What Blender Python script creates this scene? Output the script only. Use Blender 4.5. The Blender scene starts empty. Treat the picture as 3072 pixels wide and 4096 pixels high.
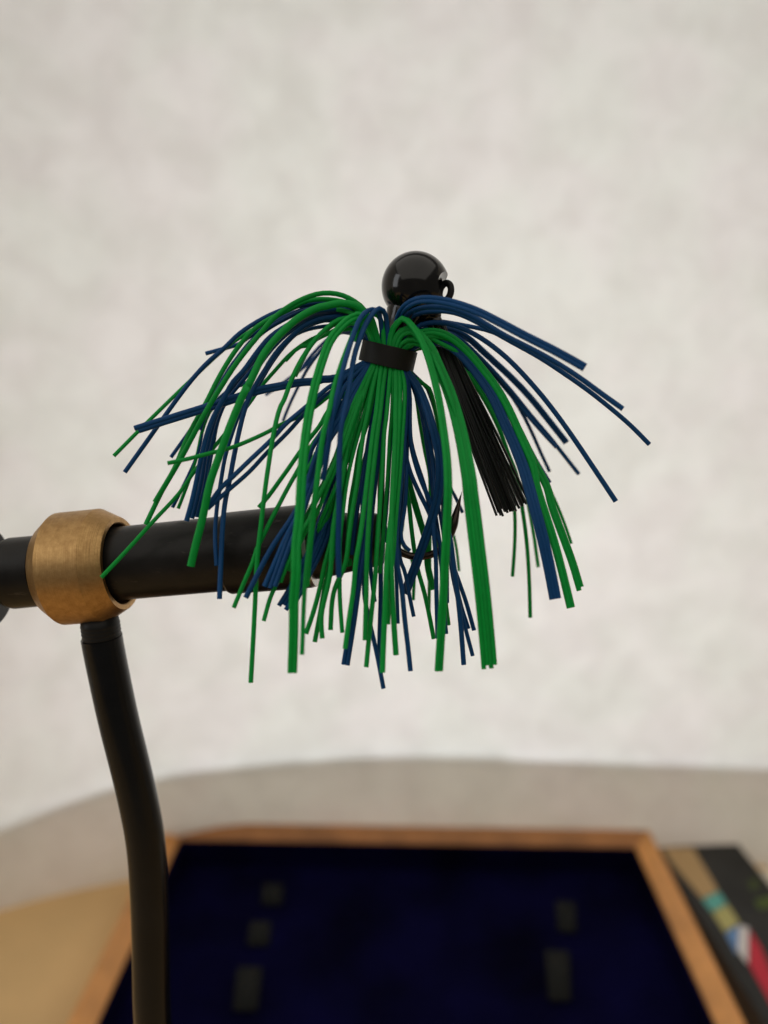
import bpy, bmesh, math, random
from mathutils import Vector, Matrix

random.seed(7)
scene = bpy.context.scene
col = scene.collection
MM = 0.001

# ------------------------------------------------------------------ camera
FPX = 3000.0                       # focal length in pixels of the 3072 px wide photograph
PITCH = math.radians(13.15)
CAM = Vector((0.0, 0.0, 0.275))
FWD = Vector((0, math.cos(PITCH), -math.sin(PITCH)))
RGT = Vector((1, 0, 0))
UPV = Vector((0, math.sin(PITCH), math.cos(PITCH)))
cam = bpy.data.cameras.new('camera')
cam.sensor_fit = 'HORIZONTAL'
cam.sensor_width = 36
cam.lens = 36 * FPX / 3072
cam.clip_start = 0.005
cam.clip_end = 20
cam.dof.use_dof = True
cam.dof.focus_distance = 0.1085
cam.dof.aperture_fstop = cam.lens / 2.6
co = bpy.data.objects.new('camera', cam)
col.objects.link(co)
co.location = CAM
co.rotation_euler = (math.pi / 2 - PITCH, 0, 0)
scene.camera = co

# ------------------------------------------------------------------ world and lamps (a dim room)
w = bpy.data.worlds.new('World')
scene.world = w
w.use_nodes = True
bg = w.node_tree.nodes['Background']
bg.inputs[0].default_value = (1.0, 0.95, 0.88, 1)
bg.inputs[1].default_value = 0.13


def lamp(name, loc, aim, size, power, color):
    l = bpy.data.lights.new(name, 'AREA')
    l.shape = 'RECTANGLE'
    l.size, l.size_y = size
    l.energy = power
    l.color = color
    o = bpy.data.objects.new(name, l)
    col.objects.link(o)
    o.location = loc
    o.rotation_euler = (Vector(aim) - Vector(loc)).to_track_quat('-Z', 'Y').to_euler()
    return o


lamp('window_light', (0.01, 0.90, 0.14), (0.0, 0.3, 0.17), (0.7, 0.42), 6.4, (0.89, 0.945, 1.0))
lamp('overhead_fill', (-0.1, -0.6, 2.1), (0, 0.0, 0.2), (4.6, 4.2), 42.0, (1.0, 0.95, 0.86))  # added overhead fill, stands in for light off the unseen ceiling
lamp('side_window_light', (-0.95, -0.15, 0.55), (0, 0.1, 0.25), (0.35, 0.6), 1.6, (0.95, 0.97, 1.0))

scene.view_settings.view_transform = 'Standard'
scene.view_settings.look = 'None'
scene.view_settings.exposure = 0
scene.view_settings.gamma = 1
scene.render.engine = 'CYCLES'
scene.cycles.use_denoising = True
scene.cycles.max_bounces = 8
scene.cycles.transmission_bounces = 8


# ------------------------------------------------------------------ helpers
def P(x, y, d):
    """Point at pixel (x, y) of the photograph, d millimetres in front of the lens."""
    d *= MM
    return CAM + d * (FWD + (x - 1536) / FPX * RGT - (y - 2048) / FPX * UPV)


def onplane(x, y, z):
    v = FWD + (x - 1536) / FPX * RGT - (y - 2048) / FPX * UPV
    return CAM + v * ((z - CAM.z) / v.z)


def link(name, bm_or_me, mat, parent=None, smooth=True, label=None):
    if isinstance(bm_or_me, bmesh.types.BMesh):
        me = bpy.data.meshes.new(name)
        bm_or_me.to_mesh(me)
        bm_or_me.free()
    else:
        me = bm_or_me
    if mat is not None and not me.materials:
        me.materials.append(mat)
    if smooth:
        me.polygons.foreach_set('use_smooth', [True] * len(me.polygons))
    o = bpy.data.objects.new(name, me)
    col.objects.link(o)
    if parent is not None:
        o.parent = parent
        o.matrix_parent_inverse = parent.matrix_world.inverted()
    if label:
        o['label'] = label
    return o


def thing(name, loc, label, cat, group=None):
    o = bpy.data.objects.new(name, None)
    o.empty_display_size = 0.01
    o.location = loc
    o.matrix_world = Matrix.Translation(loc)
    col.objects.link(o)
    o['label'] = label
    o['category'] = cat
    if group:
        o['group'] = group
    return o


def sharpen(me, deg=35):
    bm = bmesh.new()
    bm.from_mesh(me)
    lim = math.radians(deg)
    for e in bm.edges:
        if len(e.link_faces) == 2 and e.calc_face_angle(0) > lim:
            e.smooth = False
    bm.to_mesh(me)
    bm.free()


def lathe(prof, origin, axis, seg=64, ref=None, closed=False):
    """prof: list of (t, r) in mm along the axis."""
    axis = axis.normalized()
    ref = ref or Vector((0, 0, 1))
    a = axis.cross(ref).normalized()
    b = axis.cross(a).normalized()
    bm = bmesh.new()
    rings = []
    for t, r in prof:
        c = origin + axis * (t * MM)
        if r <= 1e-6:
            rings.append([bm.verts.new(c)])
        else:
            rings.append([bm.verts.new(c + (a * math.cos(2 * math.pi * k / seg) + b * math.sin(2 * math.pi * k / seg)) * (r * MM)) for k in range(seg)])
    prs = list(zip(rings, rings[1:]))
    if closed:
        prs.append((rings[-1], rings[0]))
    for r0, r1 in prs:
        for k in range(seg):
            k2 = (k + 1) % seg
            if len(r0) == 1 and len(r1) == 1:
                continue
            if len(r0) == 1:
                bm.faces.new((r0[0], r1[k2], r1[k]))
            elif len(r1) == 1:
                bm.faces.new((r0[k], r0[k2], r1[0]))
            else:
                bm.faces.new((r0[k], r0[k2], r1[k2], r1[k]))
    bmesh.ops.recalc_face_normals(bm, faces=bm.faces[:])
    return bm


def catmull(pts, n):
    """Resample a list of Vectors (any dimension) to n points with a centripetal-like spline."""
    if len(pts) == 2:
        return [pts[0].lerp(pts[1], i / (n - 1)) for i in range(n)]
    ext = [pts[0] * 2 - pts[1]] + list(pts) + [pts[-1] * 2 - pts[-2]]
    dense = []
    for i in range(1, len(ext) - 2):
        p0, p1, p2, p3 = ext[i - 1:i + 3]
        t0 = 0.0
        t1 = t0 + max((p1 - p0).length, 1e-9) ** 0.5
        t2 = t1 + max((p2 - p1).length, 1e-9) ** 0.5
        t3 = t2 + max((p3 - p2).length, 1e-9) ** 0.5
        for k in range(12):
            t = t1 + (t2 - t1) * k / 12
            a1 = p0 * ((t1 - t) / (t1 - t0)) + p1 * ((t - t0) / (t1 - t0))
            a2 = p1 * ((t2 - t) / (t2 - t1)) + p2 * ((t - t1) / (t2 - t1))
            a3 = p2 * ((t3 - t) / (t3 - t2)) + p3 * ((t - t2) / (t3 - t2))
            b1 = a1 * ((t2 - t) / (t2 - t0)) + a2 * ((t - t0) / (t2 - t0))
            b2 = a2 * ((t3 - t) / (t3 - t1)) + a3 * ((t - t1) / (t3 - t1))
            dense.append(b1 * ((t2 - t) / (t2 - t1)) + b2 * ((t - t1) / (t2 - t1)))
    dense.append(pts[-1].copy())
    # light smoothing keeps traced points from showing as kinks
    for _ in range(10):
        dense = [dense[0]] + [(dense[i - 1] + dense[i] * 2 + dense[i + 1]) / 4 for i in range(1, len(dense) - 1)] + [dense[-1]]
    cum = [0.0]
    for a, b in zip(dense, dense[1:]):
        cum.append(cum[-1] + (b - a).length)
    out, j = [], 0
    for i in range(n):
        s = cum[-1] * i / (n - 1)
        while j < len(cum) - 2 and cum[j + 1] < s:
            j += 1
        f = (s - cum[j]) / max(cum[j + 1] - cum[j], 1e-12)
        out.append(dense[j].lerp(dense[j + 1], min(max(f, 0), 1)))
    return out


def interp(vals, t):
    if len(vals) == 1:
        return vals[0]
    u = min(max(t, 0), 1) * (len(vals) - 1)
    i = min(int(u), len(vals) - 2)
    f = u - i
    return vals[i] * (1 - f) + vals[i + 1] * f


def frames(path, ref):
    out = []
    prev = None
    n = len(path)
    for i in range(n):
        t = (path[min(i + 1, n - 1)] - path[max(i - 1, 0)]).normalized()
        s = t.cross(ref) if prev is None else prev - t * prev.dot(t)
        s.normalize()
        prev = s
        out.append((t, s, s.cross(t).normalized()))
    return out


def sweep(path, half, aspect=0.85, sides=8, power=3.0, ref=None, frs=None, cap=True):
    """Tube with a rounded square section; half = radius in metres (float or per point)."""
    n = len(path)
    frs = frs or frames(path, ref or FWD)
    verts, faces = [], []
    sec = []
    for k in range(sides):
        a = 2 * math.pi * (k + 0.5) / sides
        c, s = math.cos(a), math.sin(a)
        m = (abs(c) ** power + abs(s) ** power) ** (-1 / power)
        sec.append((c * m, s * m))
    for i, p in enumerate(path):
        h = half[i] if isinstance(half, (list, tuple)) else half
        t, s, b = frs[i]
        for c, q in sec:
            verts.append(p + s * (c * h) + b * (q * h * aspect))
    for i in range(n - 1):
        for k in range(sides):
            k2 = (k + 1) % sides
            faces.append((i * sides + k, i * sides + k2, (i + 1) * sides + k2, (i + 1) * sides + k))
    if cap:
        for i in (0, n - 1):
            b0 = len(verts)
            verts += verts[i * sides:(i + 1) * sides]
            f = list(range(b0, b0 + sides))
            faces.append(tuple(f if i else f[::-1]))
    me = bpy.data.meshes.new('tube')
    me.from_pydata([tuple(v) for v in verts], [], faces)
    bm = bmesh.new()
    bm.from_mesh(me)
    bmesh.ops.recalc_face_normals(bm, faces=bm.faces[:])
    bm.to_mesh(me)
    bm.free()
    return me


def box(bm, lo, hi, M=None, bev=0.0):
    r = bmesh.ops.create_cube(bm, size=1.0)
    vs = r['verts']
    for v in vs:
        v.co = Vector((lo[i] + (v.co[i] + 0.5) * (hi[i] - lo[i]) for i in range(3)))
    if bev:
        es = list({e for v in vs for e in v.link_edges})
        out = bmesh.ops.bevel(bm, geom=es, offset=bev, segments=3, affect='EDGES', profile=0.6)
        vs = list({v for f in out['faces'] for v in f.verts} | {v for v in vs if v.is_valid})
    if M is not None:
        for v in vs:
            v.co = M @ v.co
    return vs


def prism(poly, z0, z1):
    """poly: world Vectors (counter-clockwise or not), extruded in z."""
    bm = bmesh.new()
    lo = [bm.verts.new((p.x, p.y, z0)) for p in poly]
    hi = [bm.verts.new((p.x, p.y, z1)) for p in poly]
    n = len(poly)
    bm.faces.new(lo[::-1])
    bm.faces.new(hi)
    for k in range(n):
        bm.faces.new((lo[k], lo[(k + 1) % n], hi[(k + 1) % n], hi[k]))
    bmesh.ops.recalc_face_normals(bm, faces=bm.faces[:])
    return bm


# ------------------------------------------------------------------ materials
def mat(name, base, rough=0.5, metal=0.0, spec=0.5, vary=0.0, noise=0.0, nscale=800, bump=0.0, bscale=1500, stretch=(1, 1, 1), base2=None, coat=0.0):
    m = bpy.data.materials.new(name)
    m.use_nodes = True
    nt = m.node_tree
    b = nt.nodes['Principled BSDF']
    b.inputs['Roughness'].default_value = rough
    b.inputs['Metallic'].default_value = metal
    b.inputs['Specular IOR Level'].default_value = spec
    b.inputs['Coat Weight'].default_value = coat
    b.inputs['Base Color'].default_value = (*base, 1)
    tc = nt.nodes.new('ShaderNodeTexCoord')
    mp = nt.nodes.new('ShaderNodeMapping')
    mp.inputs['Scale'].default_value = stretch
    nt.links.new(tc.outputs['Object'], mp.inputs['Vector'])
    src = None
    if noise:
        n = nt.nodes.new('ShaderNodeTexNoise')
        n.inputs['Scale'].default_value = nscale
        n.inputs['Detail'].default_value = 5
        nt.links.new(mp.outputs[0], n.inputs['Vector'])
        r = nt.nodes.new('ShaderNodeValToRGB')
        b2 = base2 or tuple(c * (1 - noise) for c in base)
        r.color_ramp.elements[0].color = (*b2, 1)
        r.color_ramp.elements[1].color = (*(tuple(min(1, c * (1 + noise)) for c in base)), 1)
        r.color_ramp.elements[0].position = 0.3
        r.color_ramp.elements[1].position = 0.7
        nt.links.new(n.outputs['Fac'], r.inputs[0])
        src = r.outputs[0]
    if vary:
        oi = nt.nodes.new('ShaderNodeObjectInfo')
        hs = nt.nodes.new('ShaderNodeHueSaturation')
        mr = nt.nodes.new('ShaderNodeMapRange')
        mr.inputs[3].default_value = 1 - vary
        mr.inputs[4].default_value = 1 + vary
        nt.links.new(oi.outputs['Random'], mr.inputs[0])
        nt.links.new(mr.outputs[0], hs.inputs['Value'])
        if src:
            nt.links.new(src, hs.inputs['Color'])
        else:
            hs.inputs['Color'].default_value = (*base, 1)
        src = hs.outputs[0]
    if src:
        nt.links.new(src, b.inputs['Base Color'])
    if bump:
        n2 = nt.nodes.new('ShaderNodeTexNoise')
        n2.inputs['Scale'].default_value = bscale
        n2.inputs['Detail'].default_value = 4
        nt.links.new(mp.outputs[0], n2.inputs['Vector'])
        bp = nt.nodes.new('ShaderNodeBump')
        bp.inputs['Strength'].default_value = bump
        bp.inputs['Distance'].default_value = 0.0002
        nt.links.new(n2.outputs['Fac'], bp.inputs['Height'])
        nt.links.new(bp.outputs[0], b.inputs['Normal'])
    return m


def silicone(name, base):
    m = mat(name, base, rough=0.5, spec=0.22, vary=0.10, noise=0.06, nscale=900)
    nt = m.node_tree
    b = nt.nodes['Principled BSDF']
    out = nt.nodes['Material Output']
    tr = nt.nodes.new('ShaderNodeBsdfTranslucent')
    mx = nt.nodes.new('ShaderNodeMixShader')
    mx.inputs[0].default_value = 0.10
    nt.links.new(b.inputs['Base Color'].links[0].from_socket, tr.inputs['Color'])
    nt.links.new(b.outputs[0], mx.inputs[1])
    nt.links.new(tr.outputs[0], mx.inputs[2])
    nt.links.new(mx.outputs[0], out.inputs['Surface'])
    return m


M_GREEN = silicone('green_silicone', (0.001, 0.34, 0.048))
M_BLUE = silicone('blue_silicone', (0.003, 0.062, 0.20))
M_HEAD = mat('black_lacquer', (0.006, 0.0055, 0.005), rough=0.13, spec=0.42, noise=0.5, nscale=500, bump=0.1, bscale=300, coat=0.0)
M_BAND = mat('black_rubber', (0.010, 0.0095, 0.009), rough=0.6, spec=0.3, bump=0.15, bscale=2500)
M_BRISTLE = mat('black_nylon', (0.006, 0.006, 0.006), rough=0.28, spec=0.45)
M_HOOK = mat('black_nickel', (0.06, 0.045, 0.038), rough=0.24, metal=1.0, noise=0.3, nscale=600)
M_STEEL = mat('blackened_steel', (0.011, 0.0098, 0.009), rough=0.36, metal=0.0, spec=0.22, noise=0.45, nscale=260, bump=0.12, bscale=900)
nt = M_STEEL.node_tree
sc_t = nt.nodes.new('ShaderNodeTexCoord')
sc_m = nt.nodes.new('ShaderNodeMapping')
sc_m.inputs['Scale'].default_value = (220, 500, 900)
sc_n = nt.nodes.new('ShaderNodeTexNoise')
sc_n.inputs['Scale'].default_value = 1.0
sc_n.inputs['Detail'].default_value = 9
sc_n.inputs['Roughness'].default_value = 0.75
sc_r = nt.nodes.new('ShaderNodeValToRGB')
sc_r.color_ramp.elements[0].position = 0.60
sc_r.color_ramp.elements[1].position = 0.72
sc_r.color_ramp.elements[1].color = (0.55, 0.55, 0.55, 1)
sc_x = nt.nodes.new('ShaderNodeMix')
sc_x.data_type = 'RGBA'
sc_x.inputs[7].default_value = (0.10, 0.085, 0.07, 1)
sb = nt.nodes['Principled BSDF'].inputs['Base Color']
nt.links.new(sc_t.outputs['Object'], sc_m.inputs[0])
nt.links.new(sc_m.outputs[0], sc_n.inputs['Vector'])
nt.links.new(sc_n.outputs['Fac'], sc_r.inputs[0])
nt.links.new(sc_r.outputs[0], sc_x.inputs[0])
nt.links.new(sb.links[0].from_socket, sc_x.inputs[6])
nt.links.new(sc_x.outputs[2], sb)
M_POLE = mat('black_paint', (0.0045, 0.005, 0.006), rough=0.2, spec=0.24, noise=0.3, nscale=200, bump=0.05, bscale=500)
M_JAW = mat('dark_jaw_steel', (0.007, 0.007, 0.007), rough=0.45, spec=0.3)
M_CUT = mat('bright_cut_steel', (0.55, 0.53, 0.50), rough=0.35, metal=1.0)
M_KNOB = mat('black_plastic', (0.016, 0.018, 0.020), rough=0.5, spec=0.4, bump=0.3, bscale=900)
M_WOOD = mat('varnished_wood', (0.58, 0.26, 0.075), rough=0.4, spec=0.4, noise=0.22, nscale=60, stretch=(1, 1, 1), bump=0.1, bscale=150)
M_VELVET = mat('navy_velvet', (0.0016, 0.0014, 0.016), rough=0.95, spec=0.03, noise=0.6, nscale=28, bump=0.4, bscale=1200)
M_PAD = mat('grey_foam', (0.009, 0.0095, 0.0085), rough=0.9, spec=0.2, bump=0.3, bscale=1500)
M_TABLE = mat('tan_tabletop', (0.67, 0.45, 0.21), rough=0.5, spec=0.3, noise=0.06, nscale=30)


# ------------------------------------------------------------------ tabletop
bm = bmesh.new()
box(bm, (-0.9, -0.35, -0.03), (0.9, 1.3, 0.0), bev=0.004)
o = link('tabletop', bm, M_TABLE, smooth=False)
o['kind'] = 'structure'
o['label'] = 'plain tan tabletop under the case and the vise'

# ------------------------------------------------------------------ backlit paper screen
def paper():
    m = bpy.data.materials.new('translucent_paper')
    m.use_nodes = True
    nt = m.node_tree
    out = nt.nodes['Material Output']
    nt.nodes.remove(nt.nodes['Principled BSDF'])
    tc = nt.nodes.new('ShaderNodeTexCoord')
    n1 = nt.nodes.new('ShaderNodeTexNoise')
    n1.inputs['Scale'].default_value = 55
    n1.inputs['Detail'].default_value = 8
    n1.inputs['Roughness'].default_value = 0.62
    n1.inputs['Distortion'].default_value = 0.4
    nt.links.new(tc.outputs['Object'], n1.inputs['Vector'])
    r = nt.nodes.new('ShaderNodeValToRGB')
    r.color_ramp.elements[0].position = 0.35
    r.color_ramp.elements[1].position = 0.62
    r.color_ramp.elements[0].color = (0.725, 0.715, 0.705, 1)
    r.color_ramp.elements[1].color = (0.85, 0.847, 0.838, 1)
    nt.links.new(n1.outputs['Fac'], r.inputs[0])
    df = nt.nodes.new('ShaderNodeBsdfDiffuse')
    df.inputs['Color'].default_value = (0.80, 0.765, 0.70, 1)
    tr = nt.nodes.new('ShaderNodeBsdfTranslucent')
    # fibres differ a little in tint from patch to patch
    n3 = nt.nodes.new('ShaderNodeTexNoise')
    n3.inputs['Scale'].default_value = 24
    n3.inputs['Detail'].default_value = 6
    nt.links.new(tc.outputs['Object'], n3.inputs['Vector'])
    r3 = nt.nodes.new('ShaderNodeValToRGB')
    r3.color_ramp.elements[0].position = 0.4
    r3.color_ramp.elements[1].position = 0.6
    r3.color_ramp.elements[0].color = (1.0, 0.965, 0.955, 1)
    r3.color_ramp.elements[1].color = (0.975, 0.98, 0.94, 1)
    nt.links.new(n3.outputs['Fac'], r3.inputs[0])
    mu = nt.nodes.new('ShaderNodeMix')
    mu.data_type = 'RGBA'
    mu.blend_type = 'MULTIPLY'
    mu.inputs[0].default_value = 1.0
    nt.links.new(r.outputs[0], mu.inputs[6])
    nt.links.new(r3.outputs[0], mu.inputs[7])
    nt.links.new(mu.outputs[2], tr.inputs['Color'])
    mx = nt.nodes.new('ShaderNodeMixShader')
    mx.inputs[0].default_value = 0.5
    nt.links.new(df.outputs[0], mx.inputs[1])
    nt.links.new(tr.outputs[0], mx.inputs[2])
    nt.links.new(mx.outputs[0], out.inputs['Surface'])
    return m


M_PAPER = paper()


def shade_sheet():  # added layer hidden behind the screen, dims the backlight along its foot
    m = bpy.data.materials.new('shade_strip_paper')
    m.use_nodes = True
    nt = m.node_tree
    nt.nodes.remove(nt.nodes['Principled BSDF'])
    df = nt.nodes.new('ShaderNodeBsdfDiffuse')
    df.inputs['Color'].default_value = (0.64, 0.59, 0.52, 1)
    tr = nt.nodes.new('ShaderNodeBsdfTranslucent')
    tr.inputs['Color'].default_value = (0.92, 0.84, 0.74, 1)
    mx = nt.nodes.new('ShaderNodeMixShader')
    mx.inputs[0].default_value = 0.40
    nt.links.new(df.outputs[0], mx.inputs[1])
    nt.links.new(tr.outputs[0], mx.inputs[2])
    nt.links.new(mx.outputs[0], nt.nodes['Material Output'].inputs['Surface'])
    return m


M_SHADE = shade_sheet()
plan = [Vector((x, y, 0)) * MM for x, y in ((-400, 60), (-330, 175), (-262, 262), (-188, 314), (-120, 338), (-40, 352), (60, 357), (140, 354), (200, 346), (250, 328), (300, 298), (350, 250), (400, 180), (440, 90))]
arc = catmull(plan, 90)
edge = [(-900, 3560), (0, 3315), (230, 3225), (463, 3145), (740, 3085), (1100, 3046), (1290, 3034), (1400, 3024), (1700, 3020), (1960, 3022), (2060, 3034), (2400, 3045), (2800, 3058), (3072, 3066), (4200, 3110)]


def edge_y(x):
    for (x0, y0), (x1, y1) in zip(edge, edge[1:]):
        if x <= x1:
            return y0 + (y1 - y0) * (x - x0) / (x1 - x0)
    return edge[-1][1]


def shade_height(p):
    # height of the shade edge on the sheet: top of the added strip behind
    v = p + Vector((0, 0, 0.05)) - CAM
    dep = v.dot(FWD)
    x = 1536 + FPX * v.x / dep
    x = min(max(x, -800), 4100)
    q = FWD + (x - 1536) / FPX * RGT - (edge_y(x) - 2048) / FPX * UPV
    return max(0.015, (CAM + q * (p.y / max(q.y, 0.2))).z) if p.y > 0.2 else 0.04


def curtain(path, z0, z1, thick, off):
    bm = bmesh.new()
    rows = []
    n = len(path)
    for i, p in enumerate(path):
        t = (path[min(i + 1, n - 1)] - path[max(i - 1, 0)]).normalized()
        nrm = Vector((-t.y, t.x, 0))            # away from the camera
        a = p + nrm * off
        b = p + nrm * (off + thick)
        h0 = z0(p) if callable(z0) else z0
        h = z1(p) if callable(z1) else z1
        zs = [h0 + (h - h0) * k / 6 for k in range(7)]
        f = [bm.verts.new((a.x, a.y, z)) for z in zs]
        g = [bm.verts.new((b.x, b.y, z)) for z in zs] if thick else []
        rows.append(f + g[::-1])
    m = len(rows[0])
    for r0, r1 in zip(rows, rows[1:]):
        for k in range(m if thick else m - 1):
            k2 = (k + 1) % m
            bm.faces.new((r0[k], r1[k], r1[k2], r0[k2]))
    if thick:
        bm.faces.new(rows[0][::-1])
        bm.faces.new(rows[-1])
    bmesh.ops.recalc_face_normals(bm, faces=bm.faces[:])
    return bm


screen = thing('paper_screen', Vector((0, 0.355, 0)), 'tall curved white mottled paper screen, lit from behind, shaded along its foot', 'screen')
link('paper_sheet', curtain(arc, 0.001, 0.56, 0.0, 0.0), M_PAPER, screen)
link('shade_strip', curtain(arc, 0.0005, shade_height, 0.0, 0.006), M_SHADE, screen, label='added strip behind the screen that shades its foot')

# ------------------------------------------------------------------ wooden case with navy lining
RZ = 0.025
FL, FR = onplane(664, 3286, RZ), onplane(2598, 3318, RZ)
wdir = (FR - FL).normalized()
ddir = Vector((wdir.y, -wdir.x, 0))              # towards the camera
W = (FR - FL).length
L = 0.222
RW = 0.0098
Mc = Matrix.Translation(Vector((FL.x, FL.y, 0))) @ Matrix(((wdir.x, ddir.x, 0, 0), (wdir.y, ddir.y, 0, 0), (0, 0, 1, 0), (0, 0, 0, 1)))
case = thing('display_case', Mc @ Vector((W / 2, L / 2, 0)), 'open wooden case with navy velvet lining lying on the table', 'case')
RP = [(0, 0.0), (0, RZ - 0.0006), (0.0006, RZ), (0.0036, RZ), (RW - 0.0006, RZ - 0.0029), (RW, RZ - 0.0036), (RW, 0.0)]   # rail section: across, up
sides = [((0, 0), (W, 0)), ((W, 0), (W, L)), ((W, L), (0, L)), ((0, L), (0, 0))]
M_WOOD_SHADED = mat('shaded_wood', (0.33, 0.135, 0.04), rough=0.45, spec=0.35, noise=0.22, nscale=60, bump=0.1, bscale=150)  # same wood darkened: shade on the end rails put into the colour
for (ax, ay), (bx, by) in sides:
    ux, uy = (bx - ax) / math.hypot(bx - ax, by - ay), (by - ay) / math.hypot(bx - ax, by - ay)
    nx, ny = -uy, ux
    bm = bmesh.new()
    e0 = [bm.verts.new(Mc @ Vector((ax + (d + 0.00006) * ux + d * nx, ay + (d + 0.00006) * uy + d * ny, z))) for d, z in RP]
    e1 = [bm.verts.new(Mc @ Vector((bx - (d + 0.00006) * ux + d * nx, by - (d + 0.00006) * uy + d * ny, z))) for d, z in RP]
    m = len(RP)
    for k in range(m):
        bm.faces.new((e0[k], e0[(k + 1) % m], e1[(k + 1) % m], e1[k]))
    bm.faces.new(e0[::-1])
    bm.faces.new(e1)
    bmesh.ops.recalc_face_normals(bm, faces=bm.faces[:])
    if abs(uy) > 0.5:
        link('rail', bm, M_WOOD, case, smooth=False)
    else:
        link('rail', bm, M_WOOD_SHADED, case, smooth=False, label='end rail of the wooden case, shade put into its colour')
bm = bmesh.new()
LZ, TZ, i0 = 0.008, RZ - 0.0038, RW + 0.0002
x0, x1, y0, y1 = i0, W - i0, i0, L - i0
t = 0.0012
pts = [[(x0, y0), (x1, y0), (x1, y1), (x0, y1)], [(x0 + t, y0 + t), (x1 - t, y0 + t), (x1 - t, y1 - t), (x0 + t, y1 - t)]]
ring = [[bm.verts.new(Mc @ Vector((x, y, z))) for x, y in pts[q]] for q, z in ((0, 0.0006), (0, TZ), (1, TZ), (1, LZ))]
for r0, r1 in zip(ring, ring[1:]):
    for k in range(4):
        bm.faces.new((r0[k], r0[(k + 1) % 4], r1[(k + 1) % 4], r1[k]))
bm.faces.new(ring[-1])
bm.faces.new(ring[0])
bmesh.ops.recalc_face_normals(bm, faces=bm.faces[:])
link('velvet_lining', bm, M_VELVET, case, smooth=False)
for q in ([(1052, 3528), (1135, 3530), (1128, 3612), (1044, 3612)], [(1000, 3680), (1085, 3680), (1076, 3776), (986, 3776)],
          [(950, 3862), (1050, 3862), (1030, 4036), (930, 4036)], [(2222, 3598), (2302, 3604), (2308, 3724), (2232, 3718)],
          [(2180, 3793), (2278, 3800), (2286, 3998), (2196, 3994)]):
    poly = [onplane(x, y, LZ + 0.002) for x, y in q]
    bm = prism(poly, LZ + 0.0003, LZ + 0.002)
    bmesh.ops.bevel(bm, geom=bm.edges[:], offset=0.0006, segments=2, affect='EDGES')
    link('foam_pad', bm, M_PAD, case)

# ------------------------------------------------------------------ dark booklet on the right
BZ = 0.017
b0, b1 = onplane(2600, 3390, BZ), onplane(2952, 3376, BZ)
far = (b1 - b0).normalized()
down = Vector((far.y, -far.x, 0))
bk = thing('booklet', Vector((b1.x, b1.y, 0)), 'dark printed booklet with a tan and multicoloured strip beside the wooden case', 'booklet')
BW = (b1 - b0).length


def bpt(u, v):
    return b0 + far * u + down * v


base_l = 0.012
M_COVER = mat('dark_cover', (0.013, 0.013, 0.012), rough=0.55, spec=0.35, noise=0.4, nscale=90)
M_PAGES = mat('page_edges', (0.10, 0.09, 0.075), rough=0.9)
link('page_block', prism([bpt(0.004, 0.002), bpt(BW - 0.001, 0.002), bpt(BW - 0.001, 0.198), bpt(0.004, 0.198)], 0.001, BZ - 0.0009), M_PAGES, bk, smooth=False)
bm = prism([bpt(0.003, 0), bpt(BW, 0), bpt(BW, 0.2), bpt(0.003, 0.2)], BZ - 0.0008, BZ)
link('front_cover', bm, M_COVER, bk, smooth=False)
link('back_cover', prism([bpt(0.003, 0), bpt(BW, 0), bpt(BW, 0.2), bpt(0.003, 0.2)], 0.0002, 0.0009), M_COVER, bk, smooth=False)


def zn(pts):
    return [(2450 + x * 622 / 1646, 3260 + y * 622 / 1646) for x, y in pts]


prints = [('tan', (0.42, 0.27, 0.12), [(520, 345), (850, 345), (1120, 800), (950, 885), (640, 520)]),
          ('teal', (0.10, 0.36, 0.31), [(950, 893), (1124, 808), (1210, 935), (1050, 1025)]),
          ('yellow', (0.40, 0.36, 0.13), [(1056, 1033), (1216, 944), (1345, 1140), (1190, 1240)]),
          ('blue', (0.12, 0.24, 0.46), [(1197, 1252), (1335, 1160), (1318, 1480)]),
          ('white', (0.62, 0.58, 0.56), [(1342, 1165), (1440, 1190), (1432, 1580), (1322, 1430)]),
          ('red', (0.50, 0.018, 0.04), [(1452, 1215), (1570, 1400), (1720, 1760), (1760, 2160), (1640, 1930), (1446, 1580)]),
          ('green', (0.045, 0.065, 0.012), [(1440, 690), (1520, 680), (1560, 760), (1470, 800)]),
          ('green', (0.06, 0.09, 0.012), [(1500, 900), (1690, 850), (1740, 960), (1560, 1000)])]
for cname, c, pl in prints:
    poly = [onplane(x, y, BZ + 0.0002) for x, y in zn(pl)]
    link('cover_print', prism(poly, BZ + 0.00005, BZ + 0.0002), mat(cname + '_ink', c, rough=0.5, spec=0.3), bk, smooth=False, label=cname + ' patch printed on the cover')

pc = [b1 + far * 0.003 + Vector((0, 0, 0)), b1 + far * 0.11, b1 + far * 0.11 + down * 0.19, b1 + far * 0.003 + down * 0.19]
o = link('cream_paper', prism(pc, 0.0003, 0.0008), mat('cream_paper', (0.78, 0.72, 0.60), rough=0.8, spec=0.2, noise=0.05, nscale=60), None, smooth=False)
o['label'] = 'pale cream paper sheet on the table along the outer edge of the dark booklet'
o['category'] = 'paper'

# ------------------------------------------------------------------ fly-tying vise
A0 = P(320, 2268, 114.5)
A1 = P(1250, 2182, 111.0)
AX = (A1 - A0).normalized()


def at(x):
    """distance in mm along the vise axis that lies at column x of the photograph"""
    lo_, hi_ = -60.0, 80.0
    for _ in range(50):
        m = (lo_ + hi_) / 2
        v = A0 + AX * (m * MM) - CAM
        if 1536 + FPX * v.x / v.dot(FWD) < x:
            lo_ = m
        else:
            hi_ = m
    return (lo_ + hi_) / 2


vise = thing('tying_vise', Vector((A0.x, A0.y, 0)), 'black metal vise with brass collar on a bent pole, holding the jig by its hook', 'vise')


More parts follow.
